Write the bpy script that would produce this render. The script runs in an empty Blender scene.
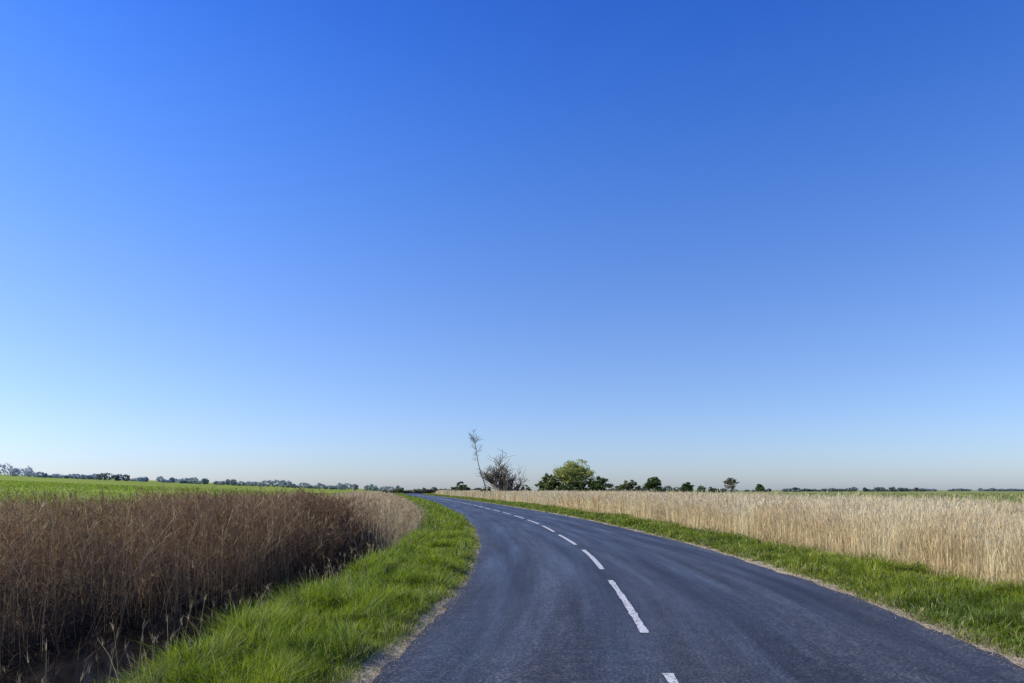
import bpy, math, random
import numpy as np
from mathutils import Vector, Quaternion
rng=np.random.default_rng(7); random.seed(7)
sc=bpy.context.scene
sc.view_settings.view_transform='Standard'; sc.view_settings.look='None'; sc.view_settings.exposure=0
SUN_AZ=-84; SUN_EL=35
# ---------------- curves of the place (metres; y = forward) ----------------
def T(y): return np.arcsinh(np.asarray(y,float)/8)
def pchip(xs,ys,x):
    xs=np.asarray(xs,float); ys=np.asarray(ys,float); h=np.diff(xs); d=np.diff(ys)/h
    m=np.zeros(len(xs)); m[0]=d[0]; m[-1]=d[-1]
    m[1:-1]=(h[1:]*d[:-1]+h[:-1]*d[1:])/(h[1:]+h[:-1])
    x=np.asarray(x,float); i=np.clip(np.searchsorted(xs,x)-1,0,len(h)-1)
    t=(x-xs[i])/h[i]; t2=t*t; t3=t2*t
    r=(2*t3-3*t2+1)*ys[i]+(t3-2*t2+t)*h[i]*m[i]+(-2*t3+3*t2)*ys[i+1]+(t3-t2)*h[i]*m[i+1]
    lo=x<xs[0]; r=np.where(lo,ys[0]+m[0]*(x-xs[0]),r)
    return r
def curve(pts):
    Y=[p[0] for p in pts]; X=[p[1] for p in pts]
    def f(y):
        y=np.asarray(y,float); yc=np.clip(y,Y[0],Y[-1])
        r=pchip(T(Y),X,T(yc)); s=-0.165
        return np.where(y>Y[-1],X[-1]+s*(y-Y[-1]),r)
    return f
Lf=curve([(-30,-2.6),(0,-1.45),(5.66,-1.22),(8.7,-.94),(11.5,-.8),(15.6,-.78),(21.9,-1.05),(34,-2.1),(50,-4.2),(84,-9.6),(156,-22.5),(300,-47)])
Rf=curve([(-30,2.8),(0,4.2),(6.1,4.6),(7.8,4.88),(10.4,5.13),(14.6,5.28),(20,5.18),(27.3,4.75),(39,3.7),(57.5,1.2),(84,-3.0),(137,-12),(300,-39)])
Cf=curve([(-30,.2),(0,1.15),(5.87,1.32),(7.3,1.43),(11.6,1.68),(17.1,1.84),(23,1.65),(34,.95),(52,-1.3),(84,-6.2),(156,-19),(300,-43)])
Ef=curve([(-30,-4.3),(0,-3.2),(5.66,-2.95),(9.9,-2.85),(14.6,-2.85),(20,-3.0),(31,-3.9),(54,-7.4),(84,-12.5),(156,-26),(300,-51)])
Bf=curve([(-30,6.3),(0,7.6),(11,8.0),(14,7.95),(18.8,7.85),(27,7.4),(47,5.6),(73,2.2),(110,-4),(156,-12),(300,-35)])
def hash2(ix,iy,s):
    v=np.sin(ix*127.1+iy*311.7+s*74.7)*43758.5453
    return v-np.floor(v)
def vn(x,y,sc_,s=0):
    x=np.asarray(x,float)/sc_; y=np.asarray(y,float)/sc_
    ix=np.floor(x); iy=np.floor(y); fx=x-ix; fy=y-iy
    fx=fx*fx*(3-2*fx); fy=fy*fy*(3-2*fy)
    return (hash2(ix,iy,s)*(1-fx)+hash2(ix+1,iy,s)*fx)*(1-fy)+(hash2(ix,iy+1,s)*(1-fx)+hash2(ix+1,iy+1,s)*fx)*fy
def sstep(a,b,x):
    t=np.clip((x-a)/(b-a),0,1); return t*t*(3-2*t)
def WW(y):
    return 4.7-1.7*sstep(11,24,y)
def gz(x,y):
    x=np.asarray(x,float); y=np.asarray(y,float)
    L=Lf(y);R=Rf(y);E=Ef(y);B=Bf(y)
    mid=(x>L)&(x<R)
    dist=np.where(x<=L,L-x,x-R)
    verge=np.clip(dist,0,.4)/.4*0.045-0.012+0.05*(vn(x,y,.7,3)-.5)*np.clip(dist,0,.5)*2
    z=np.where(mid,-0.035,verge)
    o=E-x; w=WW(y)
    o2=np.where(o>1.6,1.6+np.maximum(0,o-1.6)*(2.0/(w-1.6)),o)
    o2=np.where(o>w,3.6+(o-w),o2)
    prof=np.interp(o2,[0,.35,1.0,1.5,3.5,4.4,5.8,8,11],[0,-.28,-.85,-1.25,-1.3,-.75,-.15,.08,.12])
    fade=1-.35*sstep(16,28,y)-.4*sstep(60,120,y)
    z=np.where(o>0,z+prof*fade,z)
    z=z+np.where(o>12,.04*(o-12),0)
    b=x-B
    z=np.where(b>0,z-np.interp(b,[0,1,3,5],[0,.12,.12,.02]),z)
    return z
# ---------------- mesh helpers ----------------
def mesh_np(name,V,F,col=None,mats=(),smooth=False):
    V=np.ascontiguousarray(V,dtype=np.float32); F=np.ascontiguousarray(F,dtype=np.int32)
    n=F.shape[1]; me=bpy.data.meshes.new(name)
    me.vertices.add(len(V)); me.vertices.foreach_set('co',V.ravel())
    me.loops.add(F.size); me.loops.foreach_set('vertex_index',F.ravel())
    me.polygons.add(len(F)); me.polygons.foreach_set('loop_start',np.arange(0,F.size,n,dtype=np.int32))
    try: me.polygons.foreach_set('loop_total',np.full(len(F),n,dtype=np.int32))
    except Exception: pass
    if col is not None:
        a=me.color_attributes.new('Col','FLOAT_COLOR','POINT')
        c=np.ones((len(V),4),np.float32); c[:,:3]=col; a.data.foreach_set('color',c.ravel())
    for m in mats: me.materials.append(m)
    me.polygons.foreach_set('use_smooth',np.full(len(F),smooth,dtype=bool))
    me.update(calc_edges=True)
    ob=bpy.data.objects.new(name,me); sc.collection.objects.link(ob); return ob
class Blades:
    def __init__(s): s.V=[];s.F=[];s.C=[];s.n=0
    def add(s,P,H,W,lean,col,K=2,az=None,tipcol=None,taper=1.0,rise=1.0):
        n=len(P)
        if n==0: return
        H=np.broadcast_to(H,(n,));W=np.broadcast_to(W,(n,));lean=np.broadcast_to(lean,(n,))
        if az is None: az=rng.uniform(0,2*np.pi,n)
        ph=rng.uniform(0,np.pi,n)
        wx=np.cos(ph);wy=np.sin(ph)
        t=np.linspace(0,1,K+1)[None,:]
        hx=(lean*H)[:,None]*t**1.7
        zz=H[:,None]*(t*rise-.35*np.minimum(lean,1.6)[:,None]*t**2)
        cx=P[:,0:1]+np.cos(az)[:,None]*hx; cy=P[:,1:2]+np.sin(az)[:,None]*hx; cz=P[:,2:3]+zz
        w=W[:,None]*(1-.88*taper*t**1.6)*.5
        V=np.empty((n,K+1,2,3))
        V[:,:,0,0]=cx-wx[:,None]*w;V[:,:,1,0]=cx+wx[:,None]*w
        V[:,:,0,1]=cy-wy[:,None]*w;V[:,:,1,1]=cy+wy[:,None]*w
        V[:,:,0,2]=cz;V[:,:,1,2]=cz
        b=s.n+np.arange(n)[:,None]*(2*(K+1))+np.arange(K)[None,:]*2
        F=np.stack([b,b+1,b+3,b+2],-1).reshape(-1,4)
        col=np.broadcast_to(col,(n,3)); tc=col if tipcol is None else np.broadcast_to(tipcol,(n,3))
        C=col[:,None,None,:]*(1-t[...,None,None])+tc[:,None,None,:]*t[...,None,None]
        C=np.broadcast_to(C,(n,K+1,2,3))
        s.V.append(V.reshape(-1,3));s.F.append(F);s.C.append(C.reshape(-1,3));s.n+=n*2*(K+1)
    def build(s,name,mat):
        print(name,s.n)
        return mesh_np(name,np.concatenate(s.V),np.concatenate(s.F),np.clip(np.concatenate(s.C),0,.85),[mat])
# ---------------- materials ----------------
def newmat(name):
    m=bpy.data.materials.new(name); m.use_nodes=True; nt=m.node_tree; nt.nodes.clear()
    return m,nt,nt.nodes,nt.links
def veg_mat(name,trans=.35,gloss=.04):
    m,nt,N,L=newmat(name)
    out=N.new('ShaderNodeOutputMaterial'); at=N.new('ShaderNodeAttribute'); at.attribute_name='Col'
    geo=N.new('ShaderNodeNewGeometry'); nz=N.new('ShaderNodeTexNoise'); nz.inputs['Scale'].default_value=3.0
    L.new(geo.outputs['Position'],nz.inputs['Vector'])
    mr=N.new('ShaderNodeMapRange'); mr.inputs['From Min'].default_value=.3; mr.inputs['From Max'].default_value=.7; mr.inputs['To Min'].default_value=.82; mr.inputs['To Max'].default_value=1.18
    L.new(nz.outputs['Fac'],mr.inputs['Value'])
    mul=N.new('ShaderNodeVectorMath'); mul.operation='SCALE'
    L.new(at.outputs['Color'],mul.inputs[0]); L.new(mr.outputs['Result'],mul.inputs['Scale'])
    d=N.new('ShaderNodeBsdfDiffuse'); t=N.new('ShaderNodeBsdfTranslucent'); g=N.new('ShaderNodeBsdfGlossy'); g.inputs['Roughness'].default_value=.45
    L.new(mul.outputs[0],d.inputs['Color']); L.new(mul.outputs[0],t.inputs['Color'])
    a=N.new('ShaderNodeMixShader'); a.inputs[0].default_value=trans; L.new(d.outputs[0],a.inputs[1]);L.new(t.outputs[0],a.inputs[2])
    b=N.new('ShaderNodeMixShader'); b.inputs[0].default_value=gloss; L.new(a.outputs[0],b.inputs[1]);L.new(g.outputs[0],b.inputs[2])
    L.new(b.outputs[0],out.inputs[0]); return m
M_grass=veg_mat('grass_blades',.42,.03); M_reed=veg_mat('dry_reeds',.36,.01); M_leaf=veg_mat('foliage',.35,.02)
def bark_mat():
    m,nt,N,L=newmat('bark'); out=N.new('ShaderNodeOutputMaterial'); p=N.new('ShaderNodeBsdfPrincipled')
    nz=N.new('ShaderNodeTexNoise'); nz.inputs['Scale'].default_value=6
    cr=N.new('ShaderNodeValToRGB'); cr.color_ramp.elements[0].color=(.07,.053,.036,1); cr.color_ramp.elements[1].color=(.22,.18,.13,1)
    L.new(nz.outputs['Fac'],cr.inputs[0]); L.new(cr.outputs[0],p.inputs['Base Color']); p.inputs['Roughness'].default_value=.9
    L.new(p.outputs[0],out.inputs[0]); return m
M_bark=bark_mat()
def ground_mat():
    m,nt,N,L=newmat('ground_soil_and_turf'); out=N.new('ShaderNodeOutputMaterial'); p=N.new('ShaderNodeBsdfPrincipled')
    at=N.new('ShaderNodeAttribute'); at.attribute_name='Col'; geo=N.new('ShaderNodeNewGeometry')
    n1=N.new('ShaderNodeTexNoise'); n1.inputs['Scale'].default_value=14; n1.inputs['Detail'].default_value=6; L.new(geo.outputs['Position'],n1.inputs['Vector'])
    mp=N.new('ShaderNodeMapping'); mp.inputs['Scale'].default_value=(.05,.012,.05); L.new(geo.outputs['Position'],mp.inputs['Vector'])
    n2=N.new('ShaderNodeTexNoise'); n2.inputs['Scale'].default_value=1; n2.inputs['Detail'].default_value=6; L.new(mp.outputs[0],n2.inputs['Vector'])
    def mr(src,a,b):
        r=N.new('ShaderNodeMapRange'); r.inputs['From Min'].default_value=.3;r.inputs['From Max'].default_value=.7;r.inputs['To Min'].default_value=a;r.inputs['To Max'].default_value=b
        L.new(src,r.inputs['Value']); return r.outputs['Result']
    mm=N.new('ShaderNodeMath'); mm.operation='MULTIPLY'; L.new(mr(n1.outputs['Fac'],.6,1.4),mm.inputs[0]); L.new(mr(n2.outputs['Fac'],.7,1.3),mm.inputs[1])
    s=N.new('ShaderNodeVectorMath'); s.operation='SCALE'; L.new(at.outputs['Color'],s.inputs[0]); L.new(mm.outputs[0],s.inputs['Scale'])
    L.new(s.outputs[0],p.inputs['Base Color']); p.inputs['Roughness'].default_value=1; p.inputs['Specular IOR Level'].default_value=.1
    bp=N.new('ShaderNodeBump'); bp.inputs['Strength'].default_value=.6; bp.inputs['Distance'].default_value=.03; L.new(n1.outputs['Fac'],bp.inputs['Height']); L.new(bp.outputs[0],p.inputs['Normal'])
    L.new(p.outputs[0],out.inputs[0]); return m
def asphalt_nodes(N,L,geo):
    uv=N.new('ShaderNodeAttribute'); uv.attribute_name='lane'
    n1=N.new('ShaderNodeTexNoise'); n1.inputs['Scale'].default_value=36; n1.inputs['Detail'].default_value=5; n1.inputs['Roughness'].default_value=.95; L.new(geo.outputs['Position'],n1.inputs['Vector'])
    cr=N.new('ShaderNodeValToRGB'); e=cr.color_ramp.elements; e[0].position=.37;e[0].color=(.004,.004,.004,1);e[1].position=.66;e[1].color=(.23,.21,.18,1)
    x=e.new(.5); x.color=(.024,.0215,.020,1); L.new(n1.outputs['Fac'],cr.inputs[0])
    n2=N.new('ShaderNodeTexNoise'); n2.inputs['Scale'].default_value=.55; n2.inputs['Detail'].default_value=7; n2.inputs['Roughness'].default_value=.62
    sep=N.new('ShaderNodeSeparateXYZ'); L.new(uv.outputs['Vector'],sep.inputs[0])
    cmb=N.new('ShaderNodeCombineXYZ')
    a=N.new('ShaderNodeMath');a.operation='MULTIPLY';a.inputs[1].default_value=3.6;L.new(sep.outputs[0],a.inputs[0])
    b=N.new('ShaderNodeMath');b.operation='MULTIPLY';b.inputs[1].default_value=.22;L.new(sep.outputs[1],b.inputs[0])
    L.new(a.outputs[0],cmb.inputs[0]);L.new(b.outputs[0],cmb.inputs[1]); L.new(cmb.outputs[0],n2.inputs['Vector'])
    def mr(src,f0,f1,t0,t1):
        r=N.new('ShaderNodeMapRange'); r.inputs['From Min'].default_value=f0;r.inputs['From Max'].default_value=f1;r.inputs['To Min'].default_value=t0;r.inputs['To Max'].default_value=t1; L.new(src,r.inputs['Value']); return r.outputs[0]
    r=mr(n2.outputs['Fac'],.3,.7,.5,1.55)
    c1=N.new('ShaderNodeMath');c1.operation='MULTIPLY';c1.inputs[1].default_value=4.1;L.new(sep.outputs[0],c1.inputs[0])
    c2=N.new('ShaderNodeMath');c2.operation='COSINE';L.new(c1.outputs[0],c2.inputs[0])
    c3=N.new('ShaderNodeMath');c3.operation='MULTIPLY_ADD';c3.inputs[1].default_value=.17;c3.inputs[2].default_value=1.0;L.new(c2.outputs[0],c3.inputs[0])
    n3=N.new('ShaderNodeTexNoise'); n3.inputs['Scale'].default_value=5; n3.inputs['Detail'].default_value=8; n3.inputs['Roughness'].default_value=.7; L.new(geo.outputs['Position'],n3.inputs['Vector'])
    r3=mr(n3.outputs['Fac'],.35,.65,.7,1.3)
    m1=N.new('ShaderNodeMath');m1.operation='MULTIPLY';L.new(r,m1.inputs[0]);L.new(c3.outputs[0],m1.inputs[1])
    m2=N.new('ShaderNodeMath');m2.operation='MULTIPLY';L.new(m1.outputs[0],m2.inputs[0]);L.new(r3,m2.inputs[1])
    s=N.new('ShaderNodeVectorMath'); s.operation='SCALE'; L.new(cr.outputs[0],s.inputs[0]); L.new(m2.outputs[0],s.inputs['Scale'])
    bp=N.new('ShaderNodeBump'); bp.inputs['Strength'].default_value=.6; bp.inputs['Distance'].default_value=.007; L.new(n1.outputs['Fac'],bp.inputs['Height'])
    rough=mr(n2.outputs['Fac'],.3,.7,.62,.34)
    return s.outputs[0],bp.outputs[0],rough
def road_mat(paint=False):
    m,nt,N,L=newmat('worn_paint' if paint else 'asphalt'); out=N.new('ShaderNodeOutputMaterial'); p=N.new('ShaderNodeBsdfPrincipled')
    geo=N.new('ShaderNodeNewGeometry'); col,nor,rough=asphalt_nodes(N,L,geo)
    if paint:
        n4=N.new('ShaderNodeTexNoise'); n4.inputs['Scale'].default_value=22; n4.inputs['Detail'].default_value=7; n4.inputs['Roughness'].default_value=.8; L.new(geo.outputs['Position'],n4.inputs['Vector'])
        cr=N.new('ShaderNodeValToRGB'); cr.color_ramp.elements[0].position=.39;cr.color_ramp.elements[1].position=.51; L.new(n4.outputs['Fac'],cr.inputs[0])
        mx=N.new('ShaderNodeMix'); mx.data_type='RGBA'; L.new(cr.outputs[0],mx.inputs[0]); L.new(col,mx.inputs[6]); mx.inputs[7].default_value=(.64,.64,.62,1)
        col=mx.outputs[2]; p.inputs['Roughness'].default_value=.7
    else: L.new(rough,p.inputs['Roughness'])
    p.inputs['Specular IOR Level'].default_value=.42
    L.new(col,p.inputs['Base Color']); L.new(nor,p.inputs['Normal']); L.new(p.outputs[0],out.inputs[0]); return m
# ---------------- ground ----------------
ys=[-25,-18,-12,-7,-3]; y=0
while y<5000:
    ys.append(y); y+=max(.22,y*.018)
ys=np.array(ys)
loff=np.array([4500,3000,2000,1300,800,500,320,200,130,90,60,42,30,22,17,14,12,11,10,9,8,7.2,6.5,6,5.5,5,4.6,4.2,3.8,3.4,3,2.6,2.2,1.9,1.6,1.4,1.2,1,.8,.6,.4,.2,.08])
lv=np.linspace(0,1,12)
X=[];C=[]
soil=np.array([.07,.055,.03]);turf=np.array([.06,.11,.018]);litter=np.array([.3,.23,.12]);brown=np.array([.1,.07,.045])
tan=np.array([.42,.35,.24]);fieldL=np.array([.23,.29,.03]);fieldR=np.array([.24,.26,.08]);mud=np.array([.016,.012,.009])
for y in ys:
    L,R,E,B=[float(f(y)) for f in(Lf,Rf,Ef,Bf)]
    row=[];cc=[]
    fr=float(sstep(28,42,y))
    for o in loff:
        row.append(E-o)
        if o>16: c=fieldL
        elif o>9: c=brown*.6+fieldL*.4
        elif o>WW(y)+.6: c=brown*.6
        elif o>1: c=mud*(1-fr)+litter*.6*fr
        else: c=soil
        cc.append(c)
    for t in lv[:-1]:
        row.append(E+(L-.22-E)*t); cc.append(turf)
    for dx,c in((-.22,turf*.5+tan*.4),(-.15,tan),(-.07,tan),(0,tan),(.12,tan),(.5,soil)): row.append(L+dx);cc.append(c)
    for t in(.3,.5,.7): row.append(L+(R-L)*t);cc.append(soil)
    for dx,c in((-.5,soil),(-.12,tan),(0,tan),(.08,tan),(.18,tan),(.26,turf*.5+tan*.4)): row.append(R+dx);cc.append(c)
    for t in lv[1:]: row.append(R+.26+(B-R-.26)*t);cc.append(turf)
    for o in(.3,.7,1.1,1.6,2.2,3,4,5,7,9,12,16,20,30,50,90,150,250,450,800,1500,3000,5000):
        row.append(B+o); cc.append(litter if o<9 else (litter*.5+fieldR*.5 if o<16 else fieldR))
    X.append(row);C.append(cc)
X=np.array(X);C=np.array(C);Y=np.repeat(ys[:,None],X.shape[1],1)
Z=gz(X,Y)
nr,nc=X.shape
idx=np.arange(nr*nc).reshape(nr,nc)
F=np.stack([idx[:-1,:-1],idx[:-1,1:],idx[1:,1:],idx[1:,:-1]],-1).reshape(-1,4)
mesh_np('ground',np.stack([X,Y,Z],-1).reshape(-1,3),F,C.reshape(-1,3),[ground_mat()],True)
# ---------------- road ----------------
ry=[-25,-15,-8]; y=-4
while y<330: ry.append(y); y+=max(.07,y*.008)
ry=np.array(ry); nl=15; Lr=Lf(ry); Rr=Rf(ry)
def jit(s): return (vn(ry,0*ry,.18,s)-.5)*.08+(vn(ry,0*ry,.6,s+5)-.5)*.1+(vn(ry,0*ry,2.5,s+1)-.5)*.14
jl=jit(11);jr=jit(13)
t=np.linspace(0,1,nl)[None,:]
RX=(Lr+jl)[:,None]*(1-t)+(Rr+jr)[:,None]*t; RY=np.repeat(ry[:,None],nl,1)
def crown(tt): return .004+.05*(1-(2*tt-1)**2)
RZ=crown(t)+0*RX
idx=np.arange(len(ry)*nl).reshape(-1,nl)
F=np.stack([idx[:-1,:-1],idx[:-1,1:],idx[1:,1:],idx[1:,:-1]],-1).reshape(-1,4)
def add_lane(ob,l,s):
    a=ob.data.attributes.new('lane','FLOAT_VECTOR','POINT'); v=np.zeros((len(l),3),np.float32); v[:,0]=l; v[:,1]=s; a.data.foreach_set('vector',v.ravel())
road=mesh_np('road',np.stack([RX,RY,RZ],-1).reshape(-1,3),F,None,[road_mat()],True)
add_lane(road,(RX-((Lr+Rr)/2)[:,None]).ravel(),RY.ravel())
V=[];FF=[];LA=[];k=0
starts=[1.45+5.93*i for i in range(-1,36)]
for st in starts:
    yy=np.linspace(st,st+4.3,44)
    c=Cf(yy); g=np.gradient(c,yy); hw=.043+.0005*st+.02*(vn(yy*14,yy*0,1,21)-.5)
    for i in range(len(yy)):
        nx=1/math.sqrt(1+g[i]**2); ny=-g[i]*nx
        for sgn in(-1,0,1):
            x=c[i]+sgn*hw[i]*nx; y_=yy[i]+sgn*hw[i]*ny
            l=float(Lf(y_));r=float(Rf(y_)); tt=(x-l)/(r-l)
            V.append((x,y_,float(crown(tt))+.005)); LA.append((x-(l+r)/2,y_))
        if i: 
            b=k+i*3
            FF.append((b-3,b-2,b+1,b)); FF.append((b-2,b-1,b+2,b+1))
    k+=len(yy)*3
mk=mesh_np('road_markings',V,FF,None,[road_mat(True)]); LA=np.array(LA); add_lane(mk,LA[:,0],LA[:,1])
# ---------------- ditch water ----------------
wy=np.arange(-20,17,1.0); V=[];FF=[]
for i,y in enumerate(wy):
    e=float(Ef(y)); V+=[(e-1.0,y,-1.14),(e-float(WW(y))-.6,y,-1.14)]
    if i: FF.append((2*i-2,2*i,2*i+1,2*i-1))
m,nt,N,L=newmat('dark_ditch_water'); out=N.new('ShaderNodeOutputMaterial');p=N.new('ShaderNodeBsdfPrincipled')
p.inputs['Base Color'].default_value=(.008,.007,.005,1);p.inputs['Roughness'].default_value=.15; p.inputs['Specular IOR Level'].default_value=.35
nz=N.new('ShaderNodeTexNoise');nz.inputs['Scale'].default_value=5;bp=N.new('ShaderNodeBump');bp.inputs['Strength'].default_value=.2
L.new(nz.outputs['Fac'],bp.inputs['Height']);L.new(bp.outputs[0],p.inputs['Normal']);L.new(p.outputs[0],out.inputs[0])
mesh_np('ditch_water',V,FF,None,[m])
# ---------------- scatter ----------------
def scatter(y0,y1,fa,fb,dens):
    yy=np.linspace(y0,y1,40); w=np.mean(np.maximum(0,fb(yy)-fa(yy))); n=int(w*(y1-y0)*dens)
    y=rng.uniform(y0,y1,n); x=fa(y)+(fb(y)-fa(y))*rng.uniform(0,1,n); return x,y
def mixc(a,b,t): return np.asarray(a)[None,:]*(1-t[:,None])+np.asarray(b)[None,:]*t[:,None]
G1=(.11,.21,.010);G2=(.44,.52,.03);GD=(.035,.08,.010);DRY=(.62,.52,.27)
def grass(bl,fa,fb,bands,hm=1.0,dryp=.05,bri=1.0,e0=.03,e1=.24):
    for y0,y1,d in bands:
        x,y=scatter(y0,y1,fa,fb,d); n=len(x)
        D=np.hypot(x,y)
        cl=vn(x,y,.3,5)*.45+vn(x,y,.9,16)*.35+vn(x,y,2.2,6)*.2
        cl=np.clip((cl-.25)/.5,0,1)
        edge=np.minimum(np.abs(x-Lf(y)),np.abs(x-Rf(y)))
        ef=sstep(.02,.5,edge)
        keep=rng.uniform(0,1,n)<(.06+.94*sstep(e0,e1,edge+(vn(x,y,.3,8)-.5)*.26+(vn(x,y,1.2,18)-.5)*.2))
        H=hm*(.04+.26*cl**1.6*ef+.05*rng.uniform(0,1,n))*rng.uniform(.6,1.35,n)
        W=np.maximum(.005,.001*D)*rng.uniform(.7,1.3,n)
        t=np.clip(vn(x,y,.9,9)*.5+vn(x,y,4,19)*.3+rng.uniform(-.25,.45,n),0,1)
        c=mixc(G1,G2,t)*bri; dk=rng.uniform(0,1,n)<.2; c[dk]=GD
        dr=rng.uniform(0,1,n)<(dryp+.25*(1-ef)); c[dr]=np.array(DRY)*rng.uniform(.6,1.1,(dr.sum(),1))
        P=np.stack([x,y,gz(x,y)-.01],-1)
        az=rng.uniform(0,2*np.pi,n); pull=vn(x,y,.5,15)*2*np.pi*2; az=np.where(rng.uniform(0,1,n)<.6,pull,az)
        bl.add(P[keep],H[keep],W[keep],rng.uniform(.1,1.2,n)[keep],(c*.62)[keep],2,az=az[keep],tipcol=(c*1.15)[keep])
bl=Blades()
ba=[(1.5,5,900),(5,9,3800),(9,14,2600),(14,22,1500),(22,40,700),(40,80,250),(80,150,90),(150,300,40)]
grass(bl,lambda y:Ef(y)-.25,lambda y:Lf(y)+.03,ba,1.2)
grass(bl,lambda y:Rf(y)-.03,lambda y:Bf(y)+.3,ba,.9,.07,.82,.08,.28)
for y0,y1,d in[(2,9,600),(9,20,330),(20,60,120),(60,150,40)]:
    x,y=scatter(y0,y1,lambda y:Ef(y)-.8,lambda y:Ef(y)+.35,d); n=len(x);D=np.hypot(x,y)
    t=rng.uniform(0,1,n)
    c=mixc((.1,.17,.02),(.4,.38,.13),t**1.5)
    H=rng.uniform(.1,.36,n)*(.5+.7*vn(x,y,.6,31)); 
    bl.add(np.stack([x,y,gz(x,y)-.02],-1),H,np.maximum(.005,.001*D),rng.uniform(.2,1.2,n),c*.8,3,tipcol=c*1.1)
bl.build('verge_grass',M_grass)
bl=Blades()
for y0,y1,d,fa,fb in[(3,9,14,-1.0,.05),(9,22,7,-1.1,.1),(22,60,6,-1.2,.1)]:
    x,y=scatter(y0,y1,lambda y:Ef(y)+fa,lambda y:Ef(y)+fb,d);n=len(x);D=np.hypot(x,y)
    H=rng.uniform(.3,.7,n)-np.minimum(0,gz(x,y))*.4; az=rng.uniform(0,6.28,n); ln=rng.uniform(.05,.7,n)
    P=np.stack([x,y,gz(x,y)],-1); c=np.array([.5,.41,.24])*rng.uniform(.6,1.1,(n,1))
    bl.add(P,H,np.maximum(.004,.0006*D),ln,c,3,az=az,taper=.5)
    Tp=P+np.stack([np.cos(az)*ln*H*.8,np.sin(az)*ln*H*.8,H*(.88-.35*ln*.77)],-1)
    for j in range(4):
        bl.add(Tp+rng.normal(0,.007,(n,3)),rng.uniform(.04,.09,n),np.maximum(.004,.0006*D),rng.uniform(.1,.8,n),c*1.0,2,az=az+rng.normal(0,.5,n))
bl.build('dry_grass_stalks',M_reed)
# ---------------- reeds ----------------
def reeds(bl,x,y,top,wid,cbase,ctip,leaves,plume,leanmax,hmin=.5,lmul=1.0,pl=(.1,.22),pc=.85,lleaf=1.8,np_=5):
    n=len(x); D=np.hypot(x,y); z=gz(x,y)-.03; H=np.maximum(hmin,top-z)
    W=np.maximum(wid,.0006*D)*rng.uniform(.6,1.3,n); az=rng.uniform(0,2*np.pi,n); ln=rng.uniform(0,1,n)**1.4*leanmax
    az=np.where(rng.uniform(0,1,n)<.5,vn(x,y,1.3,90)*12,az)
    P=np.stack([x,y,z],-1)
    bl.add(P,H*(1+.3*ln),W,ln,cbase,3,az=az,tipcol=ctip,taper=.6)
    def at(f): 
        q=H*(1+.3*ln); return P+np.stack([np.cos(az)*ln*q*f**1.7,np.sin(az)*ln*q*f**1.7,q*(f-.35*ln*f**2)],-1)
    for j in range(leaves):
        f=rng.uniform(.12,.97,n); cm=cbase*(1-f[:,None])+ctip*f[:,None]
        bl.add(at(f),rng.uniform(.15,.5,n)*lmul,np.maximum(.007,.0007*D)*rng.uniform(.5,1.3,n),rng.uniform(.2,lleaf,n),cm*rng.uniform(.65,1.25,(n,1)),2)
    k=rng.uniform(0,1,n)<plume
    if k.any():
        Tp=at(np.full(n,.93))[k]; m=k.sum()
        for j in range(np_):
            bl.add(Tp+rng.normal(0,.015,Tp.shape),rng.uniform(pl[0],pl[1],m),np.maximum(.007,.0007*D[k])*rng.uniform(.6,1.3,m),rng.uniform(.1,1.1,m),ctip[k]*pc,2,az=az[k]+rng.normal(0,.8,m))
bl=Blades()
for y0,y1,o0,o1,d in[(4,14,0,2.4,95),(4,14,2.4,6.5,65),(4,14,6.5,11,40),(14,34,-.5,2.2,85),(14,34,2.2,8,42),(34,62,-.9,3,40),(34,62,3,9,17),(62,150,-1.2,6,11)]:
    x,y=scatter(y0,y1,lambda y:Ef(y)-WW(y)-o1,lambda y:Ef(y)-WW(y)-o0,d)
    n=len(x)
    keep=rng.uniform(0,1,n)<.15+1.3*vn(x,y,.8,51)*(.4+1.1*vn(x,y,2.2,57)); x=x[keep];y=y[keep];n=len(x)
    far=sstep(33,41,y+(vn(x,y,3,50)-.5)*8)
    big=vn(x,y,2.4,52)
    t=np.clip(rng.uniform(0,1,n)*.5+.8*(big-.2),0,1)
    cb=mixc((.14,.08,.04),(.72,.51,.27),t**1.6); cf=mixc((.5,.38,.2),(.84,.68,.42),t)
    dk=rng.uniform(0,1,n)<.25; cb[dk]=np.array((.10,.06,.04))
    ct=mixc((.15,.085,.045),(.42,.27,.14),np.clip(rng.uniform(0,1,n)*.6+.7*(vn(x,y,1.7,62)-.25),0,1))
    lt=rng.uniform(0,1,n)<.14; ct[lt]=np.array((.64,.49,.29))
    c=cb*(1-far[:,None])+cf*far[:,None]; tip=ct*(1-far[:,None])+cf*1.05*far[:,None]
    top=(1.45+.5*(vn(x,y,1.8,53)-.5)+.28*(vn(x,y,.5,55)-.5)+rng.normal(0,.08,n)-.6*rng.uniform(0,1,n)**2)
    o=Ef(y)-WW(y)-x; top=top-.8*(1-sstep(-.5,2.0,o+1.2*(vn(x,y,1,54)-.5)))*rng.uniform(0,1.8,n)
    top=np.where(far>.5,top-.35-.2*rng.uniform(0,1,n)+.2*sstep(60,110,y),top)
    br=rng.uniform(0,1,n)<.22; lm=np.where(br,1.5,.6)
    reeds(bl,x,y,top,.0048,c,tip,5,.35,lm,.3,.9,(.06,.13),.85,2.6,3)
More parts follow.
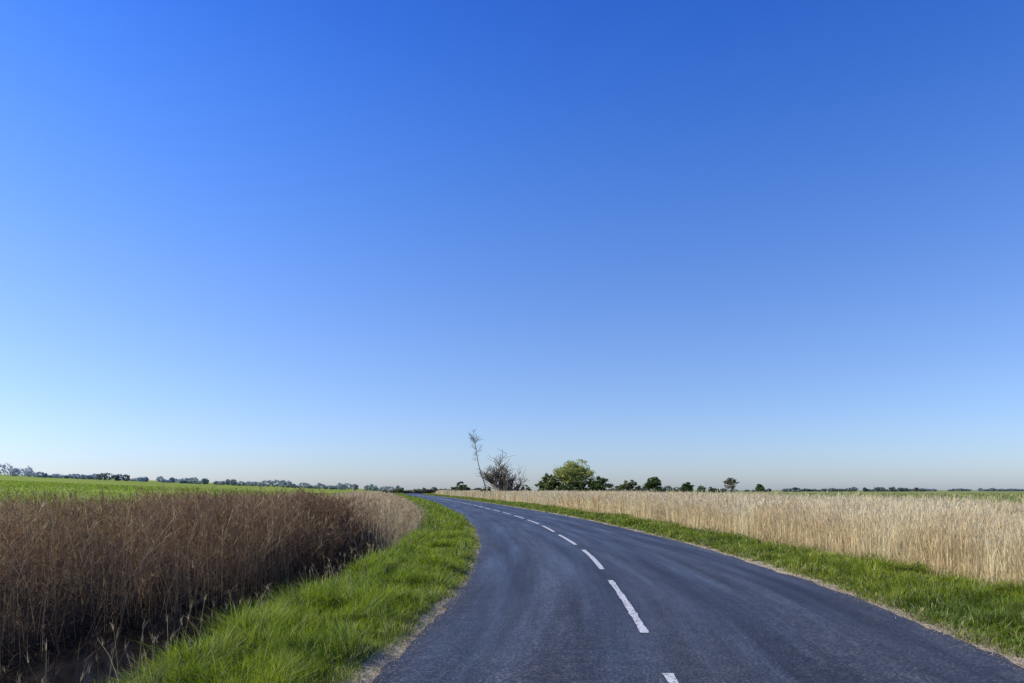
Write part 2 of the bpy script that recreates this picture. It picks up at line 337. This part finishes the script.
# tangle of broken stems and curled leaves filling the bed
for y0,y1,o0,o1,d in[(4,14,-.2,3.5,520),(14,34,-.5,3.0,330),(4,34,3,8,70)]:
    x,y=scatter(y0,y1,lambda y:Ef(y)-WW(y)-o1,lambda y:Ef(y)-WW(y)-o0,d)
    k=rng.uniform(0,1,len(x))<.1+1.3*vn(x,y,.7,91)**1.5; x=x[k];y=y[k];n=len(x)
    o=Ef(y)-WW(y)-x; g=gz(x,y); lim=1.25+.4*(vn(x,y,1.8,53)-.5)-.9*(1-sstep(-.3,1.6,o))
    f=rng.uniform(0,1,n)**.7; z=g+(lim-g)*f
    D=np.hypot(x,y); t=np.clip(rng.uniform(0,1,n)**1.6*.8+.5*(vn(x,y,1.1,92)-.5),0,1)
    c=mixc((.09,.055,.035),(.55,.38,.21),t)
    bl.add(np.stack([x,y,z],-1),rng.uniform(.08,.3,n),np.maximum(.006,.0008*D)*rng.uniform(.5,1.3,n),rng.uniform(.8,3.2,n),c,3,az=np.where(rng.uniform(0,1,n)<.5,vn(x,y,.8,93)*12,rng.uniform(0,6.28,n)),taper=.8,rise=.9)
for y0,y1,d in[(24,60,55),(60,120,14)]:
    x,y=scatter(y0,y1,lambda y:Ef(y)-WW(y)-.5,lambda y:Ef(y)-.3,d);n=len(x);t=rng.uniform(0,1,n)
    k=rng.uniform(0,1,n)<sstep(24,32,y)*(.3+vn(x,y,1.5,58)); x=x[k];y=y[k];t=t[k];n=len(x)
    c=mixc((.42,.32,.17),(.78,.62,.36),t); reeds(bl,x,y,.25+.8*vn(x,y,2,59)*sstep(0,2,Ef(y)-x)+rng.normal(0,.1,n),.005,c,c,3,.2,.6,.2,.7)
for y0,y1,d,a,b in[(4,26,45,-.3,1.2),(4,26,7,1.2,2.6)]:
    x,y=scatter(y0,y1,lambda y:Ef(y)-WW(y)+a,lambda y:Ef(y)-WW(y)+b,d); n=len(x); k=vn(x,y,.9,60)>.42;x=x[k];y=y[k];n=len(x)
    c=mixc((.06,.04,.025),(.34,.24,.14),rng.uniform(0,1,n)**1.4); reeds(bl,x,y,gz(x,y)+rng.uniform(.1,.75,n),.005,c*.7,c,5,.1,1.8,.15,.8,lleaf=2.6)
bl.build('brown_reed_bed',M_reed)
bl=Blades()
for y0,y1,o0,o1,d in[(2,6,-.1,10,30),(6,14,-.15,1.2,440),(6,14,1.2,10,140),(14,30,-.2,1.2,300),(14,30,1.2,11,80),(30,60,-.2,1.5,140),(30,60,1.5,11,38),(60,110,-.2,12,24),(110,240,-.2,14,8)]:
    x,y=scatter(y0,y1,lambda y:Bf(y)+o0,lambda y:Bf(y)+o1,d); n=len(x)
    t=np.clip(rng.uniform(0,1,n)*.5+.6*vn(x,y,1.6,70),0,1)
    c=mixc((.68,.52,.28),(.85,.76,.50),t); dk=rng.uniform(0,1,n)<.06; c[dk]=np.array((.38,.26,.13))
    o=x-Bf(y)
    top=1.10+.24*(vn(x,y,2.2,71)-.5)+.12*(vn(x,y,.5,72)-.5)+rng.normal(0,.07,n)+.25*rng.uniform(0,1,n)**10-.35*(1-sstep(-.2,.7,o))*rng.uniform(0,1.3,n)+.18*sstep(16,50,y)
    reeds(bl,x,y,top,.0042,c,c,2,.2,.34,.3,.55,(.05,.12),1.0,.7,3)
for y0,y1,d in[(4,20,300),(20,60,100)]:
    x,y=scatter(y0,y1,lambda y:Bf(y)-.55,lambda y:Bf(y)+.2,d);n=len(x);c=mixc((.42,.33,.15),(.78,.64,.36),rng.uniform(0,1,n))
    bl.add(np.stack([x,y,gz(x,y)],-1),rng.uniform(.12,.45,n),np.maximum(.005,.0007*np.hypot(x,y)),rng.uniform(.2,1,n),c,2)
bl.build('tan_reed_bed',M_reed)
bl=Blades()
for y0,y1,o0,o1,d in[(5,60,11,60,9),(60,200,12,150,1.2)]:
    x,y=scatter(y0,y1,lambda y:Bf(y)+o0,lambda y:Bf(y)+o1,d);n=len(x);t=rng.uniform(0,1,n)*.5+.5*vn(x,y,9,80)
    c=mixc((.14,.2,.04),(.5,.47,.17),t); D=np.hypot(x,y)
    bl.add(np.stack([x,y,gz(x,y)],-1),rng.uniform(.4,1.05,n),.002*D,rng.uniform(.1,.7,n),c,2)
for y0,y1,o0,o1,d in[(5,60,10,50,8),(60,220,12,200,.9)]:
    x,y=scatter(y0,y1,lambda y:Ef(y)-o1,lambda y:Ef(y)-o0,d);n=len(x);t=rng.uniform(0,1,n)*.5+.5*vn(x,y,12,81)
    c=mixc((.2,.3,.025),(.36,.44,.045),t); D=np.hypot(x,y)
    bl.add(np.stack([x,y,gz(x,y)],-1),rng.uniform(.12,.3,n),.0022*D,rng.uniform(.1,.7,n),c,2)
bl.build('field_crop',M_grass)
def gravel():
    xs=[];ysl=[]
    for f,s in((Lf,-1),(Rf,1)):
        for y0,y1,n in((3,12,2600),(12,30,1300)):
            y=rng.uniform(y0,y1,n); x=f(y)+s*rng.normal(0.03,.08,n); xs.append(x);ysl.append(y)
    x=np.concatenate(xs);y=np.concatenate(ysl);n=len(x); r=rng.uniform(.3,1,n)**2*.008+.002
    o=np.array([[1,0,0],[0,1,0],[-1,0,0],[0,-1,0],[0,0,.7],[0,0,-.7]])
    V=np.stack([x,y,np.maximum(gz(x,y),.004)+.004],-1)[:,None,:]+(o[None]+rng.normal(0,.2,(n,6,3)))*r[:,None,None]
    f=np.array([[0,1,4],[1,2,4],[2,3,4],[3,0,4],[1,0,5],[2,1,5],[3,2,5],[0,3,5]])
    F=(np.arange(n)[:,None,None]*6+f[None]).reshape(-1,3)
    c=np.repeat(np.array([.36,.3,.22])*rng.uniform(.4,1.2,(n,1)),6,0)
    mesh_np('roadside_gravel',V.reshape(-1,3),F,c,[veg_mat('gravel',0,.02)])
gravel()
# ---------------- trees ----------------
class Tubes:
    def __init__(s): s.V=[];s.F=[];s.ends=[]
    def tube(s,pts,rad,n=5):
        b=len(s.V)
        for i,p in enumerate(pts):
            d=(pts[min(i+1,len(pts)-1)]-pts[max(i-1,0)]).normalized()
            a=d.orthogonal().normalized(); c=d.cross(a)
            for j in range(n):
                q=2*math.pi*j/n; s.V.append(tuple(p+(a*math.cos(q)+c*math.sin(q))*rad[i]))
            if i:
                for j in range(n):
                    k=(j+1)%n; s.F.append((b+(i-1)*n+j,b+(i-1)*n+k,b+i*n+k,b+i*n+j))
    def grow(s,p,d,L,r,lev,maxlev,kids,spread=.7,up=.12,ratio=.62,rmin=.012):
        pts=[p];rad=[r];q=p.copy();dd=d.copy();seg=4
        for i in range(seg):
            dd=(dd+Vector([random.gauss(0,.13) for _ in range(3)])+Vector((0,0,up*.5))).normalized()
            q=q+dd*(L/seg); pts.append(q.copy()); rad.append(r*(1-.5*(i+1)/seg))
        s.tube(pts,rad,6 if lev<2 else 3)
        if lev>=maxlev: s.ends.append(q); return
        nk=kids[lev] if lev<len(kids) else 4
        for i in range(nk):
            f=random.uniform(.35,1) if i else 1; k=min(int(f*seg),seg); b=pts[k]
            a=dd.orthogonal().normalized(); a.rotate(Quaternion(dd,random.uniform(0,6.28)))
            nd=(dd+a*random.uniform(.5,1.3)*spread*1.3+Vector((0,0,up))).normalized()
            s.grow(b,nd,L*ratio*random.uniform(.75,1.25),max(rmin,rad[k]*.68),lev+1,maxlev,kids,spread,up,ratio,rmin)
def empty(name,loc):
    e=bpy.data.objects.new(name,None); e.location=loc; e.empty_display_size=1; sc.collection.objects.link(e); return e
def leaves_mesh(name,centers,colors,size,mat):
    n=len(centers); a=rng.normal(0,1,(n,3)); a/=np.linalg.norm(a,axis=1)[:,None]
    b=np.cross(a,rng.normal(0,1,(n,3))); b/=np.linalg.norm(b,axis=1)[:,None]; s=(size*rng.uniform(.5,1.4,n))[:,None]
    V=np.stack([centers-a*s*.6,centers+b*s*.4,centers+a*s*.6,centers-b*s*.4],1).reshape(-1,3)
    F=np.arange(n*4).reshape(-1,4); return mesh_np(name,V,F,np.repeat(colors,4,0),[mat])
def bare_tree(name,x,y,h,w,seed,lean=(0,0,1),maxlev=5,kids=(5,4,4,4,3),tr=.2,trunkL=.22,spread=.7,buds=1,ratio=.66,up=.1):
    random.seed(seed)
    z=float(gz(x,y)); e=empty(name,(x,y,z)); t=Tubes()
    t.grow(Vector((0,0,-.1)),Vector(lean).normalized(),h*trunkL,tr,0,maxlev,kids,spread,up,ratio,.015)
    V=np.array(t.V); s=h/V[:,2].max(); E_=np.array([tuple(v) for v in t.ends])
    lo,hi=np.percentile(V[:,0],[.5,99.5]); sx=w/(hi-lo); S=np.array([sx,sx,s]); V=V*S; E_=E_*S
    mx=(lo+hi)/2*sx
    V[:,0]-=mx*np.clip(V[:,2]/h,0,1); E_[:,0]-=mx*np.clip(E_[:,2]/h,0,1)
    o=mesh_np('trunk_and_branches',V,t.F,None,[M_bark],True); o.parent=e
    if buds:
        m=int(len(E_)*1.0); c=E_[rng.integers(0,len(E_),m)]+rng.normal(0,.14,(m,3))
        col=mixc((.12,.11,.06),(.3,.27,.14),rng.uniform(0,1,len(c)))
        l=leaves_mesh('buds_and_twigs',c,col,.06*buds,M_leaf); l.parent=e
def slender_tree(name,x,y,h,dx,seed):
    random.seed(seed); z=float(gz(x,y)); e=empty(name,(x,y,z)); t=Tubes()
    pts=[];rad=[]
    for i in range(13):
        f=i/12; pts.append(Vector((dx*f**1.1+.16*math.sin(f*9),.3*f,h*.93*f-.1))); rad.append(.12*(1-.85*f)+.012)
    t.tube(pts,rad,6)
    for i in range(22):
        f=random.choice([random.uniform(.4,1),random.uniform(.74,1),random.uniform(.8,1)]); q=f*12;k=min(int(q),11);b=pts[k].lerp(pts[k+1],min(1,q-k))
        a=random.uniform(0,6.28); d=Vector((math.cos(a),math.sin(a),random.uniform(.3,1.3))).normalized()
        t.grow(b,d,h*random.uniform(.04,.09),.03,0,2,(4,3),.7,.1,.65,.014)
    o=mesh_np('trunk_and_branches',np.array(t.V),t.F,None,[M_bark],True);o.parent=e
    E_=np.array([tuple(v) for v in t.ends]); m=len(E_); c=E_+rng.normal(0,.1,(m,3))
    l=leaves_mesh('buds_and_twigs',c,mixc((.2,.18,.14),(.36,.33,.26),rng.uniform(0,1,len(c))),.1,M_leaf); l.parent=e
def leafy_tree(name,x,y,h,w,c0,c1,seed,leaf=.3,nclump=70,per=70,low=.12,sz=1.0):
    r=np.random.default_rng(seed); random.seed(seed)
    z=float(gz(x,y)); e=empty(name,(x,y,z))
    cs=[];cc=[]
    nl=16
    lobes=[]
    for i in range(nl):
        a=i*2.4+r.uniform(-.4,.4); q=math.sqrt((i+.5)/nl)*.7
        ztop=math.sqrt(max(0,1-(q/.95)**2))
        lz=h*(low+.1+(.78-low-.1)*ztop*r.uniform(.6,1.0)) if i%2 else h*(low+.1+(.45)*ztop*r.uniform(.2,1))
        lobes.append((math.cos(a)*q*w*.5,math.sin(a)*q*w*.5,lz,w*r.uniform(.14,.2),h*r.uniform(.12,.18)))
    lobes.append((0,0,h*.8,w*.24,h*.16)); lobes.append((0,0,h*.5,w*.28,h*.25)); lobes.append((0,0,h*.68,w*.3,h*.18))
    for i in range(nclump):
        l=lobes[i%len(lobes)]
        d=r.normal(0,1,3); d/=np.linalg.norm(d); rr=r.uniform(.4,1.05)
        c=np.array([l[0]+d[0]*l[3]*rr,l[1]+d[1]*l[3]*rr,l[2]+d[2]*l[4]*rr])
        k=r.uniform(0,1); s=min(w,h)*r.uniform(.025,.055)*sz
        pts=c+r.normal(0,1,(per,3))*s*np.array([1,1,.7])
        col=(np.array(c0)*(1-k)+np.array(c1)*k)*r.uniform(.75,1.2,(per,1)); cs.append(pts);cc.append(col)
    cs=np.concatenate(cs);cc=np.concatenate(cc); cs[:,2]=np.maximum(cs[:,2],.1)
    l=leaves_mesh('crown',cs,cc,leaf,M_leaf); l.parent=e
    t=Tubes(); t.grow(Vector((0,0,-.1)),Vector((.03,.02,1)),h*.35,max(.08,h*.028),0,3,(6,4,3),.8,.1,.6)
    V=np.array(t.V); V*=h*.85/V[:,2].max(); wx=np.abs(V[:,:2]).max(); V[:,:2]*=min(1,w*.45/wx)
    o=mesh_np('trunk_and_limbs',V,t.F,None,[M_bark],True); o.parent=e
def px(u,d): return (u-512)/682.67*d
bare_tree('bare_tree',px(499,130),130,9.6,8.2,21,(.05,0,1),4,(6,5,4,4),.26,.14,.8,1.1,.76,.2)
bare_tree('bare_tree',px(514,133),133,6.8,4.6,8,(.1,0,1),4,(4,4,3,3),.14,.16,.8,1.1,.72,.15)
slender_tree('slender_leaning_tree',px(487,128),128,12.9,-2.8,3)
YG0=(.20,.24,.05);YG1=(.58,.58,.17);DG0=(.045,.08,.02);DG1=(.16,.21,.055)
leafy_tree('willow_tree',px(574,150),150,9.0,10.4,YG0,YG1,11,.24,380,40,.15,1.0)
leafy_tree('hawthorn_bush',px(597,146),146,4.8,7.0,DG0,DG1,12,.28,120,60,.0)
leafy_tree('hawthorn_bush',px(549,148),148,5.4,6.0,DG0,(.24,.27,.08),13,.28,120,60,.0)
leafy_tree('hawthorn_bush',px(574,144),144,4.0,10.0,DG0,(.16,.2,.06),14,.28,140,60,.0)
leafy_tree('round_tree',px(653,220),220,6.4,6.8,DG0,DG1,15,.4,110,50,.0)
leafy_tree('round_tree',px(687,300),300,5.6,6,DG0,DG1,16,.5,80,40,.0)
leafy_tree('round_tree',px(628,260),260,5.6,11,DG0,(.26,.26,.12),17,.45,100,50,.0)
leafy_tree('round_tree',px(731,320),320,8.6,7,(.12,.12,.07),(.28,.26,.16),18,.42,80,26,.18)
leafy_tree('round_tree',px(760,330),330,5.0,5,DG0,DG1,19,.5,60,40,.0)
leafy_tree('hawthorn_bush',px(461,190),190,4.2,6,(.08,.11,.05),(.22,.26,.12),20,.4,70,50,.0)
leafy_tree('hawthorn_bush',px(524,165),165,2.8,8,DG0,DG1,21,.35,70,50,.0)
leafy_tree('hawthorn_bush',px(486,127),127,2.2,3.5,(.08,.1,.03),(.26,.26,.1),22,.25,50,50,.0)
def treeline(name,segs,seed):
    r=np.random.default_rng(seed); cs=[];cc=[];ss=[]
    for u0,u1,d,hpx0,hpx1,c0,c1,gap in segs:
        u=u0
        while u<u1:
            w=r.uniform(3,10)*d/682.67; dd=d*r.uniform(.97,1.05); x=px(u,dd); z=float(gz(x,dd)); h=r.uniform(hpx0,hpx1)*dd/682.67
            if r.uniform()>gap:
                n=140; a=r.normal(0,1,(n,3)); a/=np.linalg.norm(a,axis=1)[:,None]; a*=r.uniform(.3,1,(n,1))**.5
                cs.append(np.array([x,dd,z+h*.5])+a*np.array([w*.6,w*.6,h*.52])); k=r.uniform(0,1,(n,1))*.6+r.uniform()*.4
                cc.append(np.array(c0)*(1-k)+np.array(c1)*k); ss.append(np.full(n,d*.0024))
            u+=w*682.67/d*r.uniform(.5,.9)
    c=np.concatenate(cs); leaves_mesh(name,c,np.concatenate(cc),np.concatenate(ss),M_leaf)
haze_tint0=(.24,.3,.36);haze_tint1=(.4,.46,.5)  # foliage colours with bluish air haze mixed in
treeline('distant_treeline',[(-60,32,900,6,14,(.4,.44,.5),(.56,.6,.66),.1),(30,100,800,2,6,haze_tint0,haze_tint1,.15),(100,128,700,4,8,(.12,.14,.16),(.22,.25,.26),.1),(128,190,750,2,6,haze_tint0,haze_tint1,.3),(190,400,700,2.5,7,(.23,.3,.3),(.38,.44,.4),.08),(395,480,420,2,5.5,(.12,.15,.1),(.26,.3,.18),.15)],31)  # far trees: atmospheric haze is painted into their leaf colours
treeline('distant_hedgerow',[(385,478,310,2,4.5,(.05,.05,.03),(.14,.12,.07),.05),(598,720,420,3,7,(.07,.1,.06),(.18,.22,.14),.2),(720,800,600,1.5,4,(.13,.17,.16),(.24,.28,.26),.4),(790,925,700,1.5,4.5,(.1,.14,.13),(.2,.24,.21),.05),(925,1100,900,1,3,(.17,.23,.24),(.27,.32,.33),.35)],32)  # farthest segments also carry bluish haze in their colour
# ---------------- light ----------------
w=bpy.data.worlds.new('World'); sc.world=w; w.use_nodes=True; N=w.node_tree.nodes; L=w.node_tree.links; N.clear()
sky=N.new('ShaderNodeTexSky'); sky.sky_type='NISHITA'; sky.sun_disc=False; sky.sun_elevation=math.radians(SUN_EL); sky.sun_rotation=math.radians(SUN_AZ)
sky.altitude=0; sky.air_density=1.0; sky.dust_density=.6; sky.ozone_density=3.0
tc=N.new('ShaderNodeTexCoord'); sp=N.new('ShaderNodeSeparateXYZ'); L.new(tc.outputs['Generated'],sp.inputs[0])
cr=N.new('ShaderNodeValToRGB'); cr.color_ramp.interpolation='B_SPLINE'; e=cr.color_ramp.elements
stops=[(.0,(1.0,1.13,1.60)),(.1,(1.0,1.12,1.50)),(.22,(.95,1.12,1.6)),(.34,(.74,1.09,1.8)),(.46,(.52,1.0,1.95)),(.58,(.30,.80,2.0)),(.72,(.22,.6,1.6)),(1,(.2,.5,1.2))]
e[0].position=stops[0][0]; e[0].color=tuple(c/2 for c in stops[0][1])+(1,); e[1].position=1; e[1].color=tuple(c/2 for c in stops[-1][1])+(1,)
for p_,c_ in stops[1:-1]:
    x=e.new(p_); x.color=tuple(c/2 for c in c_)+(1,)
L.new(sp.outputs[2],cr.inputs[0])
mu=N.new('ShaderNodeVectorMath'); mu.operation='MULTIPLY'; L.new(sky.outputs[0],mu.inputs[0]); L.new(cr.outputs[0],mu.inputs[1])
bg=N.new('ShaderNodeBackground'); o=N.new('ShaderNodeOutputWorld')
bg.inputs['Strength'].default_value=.22
L.new(mu.outputs[0],bg.inputs['Color']); L.new(bg.outputs[0],o.inputs[0])
az=math.radians(SUN_AZ);el=math.radians(SUN_EL)
S=Vector((math.sin(az)*math.cos(el),math.cos(az)*math.cos(el),math.sin(el)))
ld=bpy.data.lights.new('sun','SUN'); ld.energy=5; ld.angle=math.radians(.5); ld.color=(1,.93,.78)
lo=bpy.data.objects.new('sun',ld); lo.rotation_euler=S.to_track_quat('Z','Y').to_euler(); lo.location=(-30,10,30); sc.collection.objects.link(lo)
cd=bpy.data.cameras.new('camera'); cam=bpy.data.objects.new('camera',cd); sc.collection.objects.link(cam); sc.camera=cam
cd.sensor_width=36; cd.lens=24; cd.shift_y=148.5/1024; cd.clip_end=9000; cd.clip_start=.05
cam.location=(0,0,1.6); cam.rotation_euler=(math.radians(90),0,0)
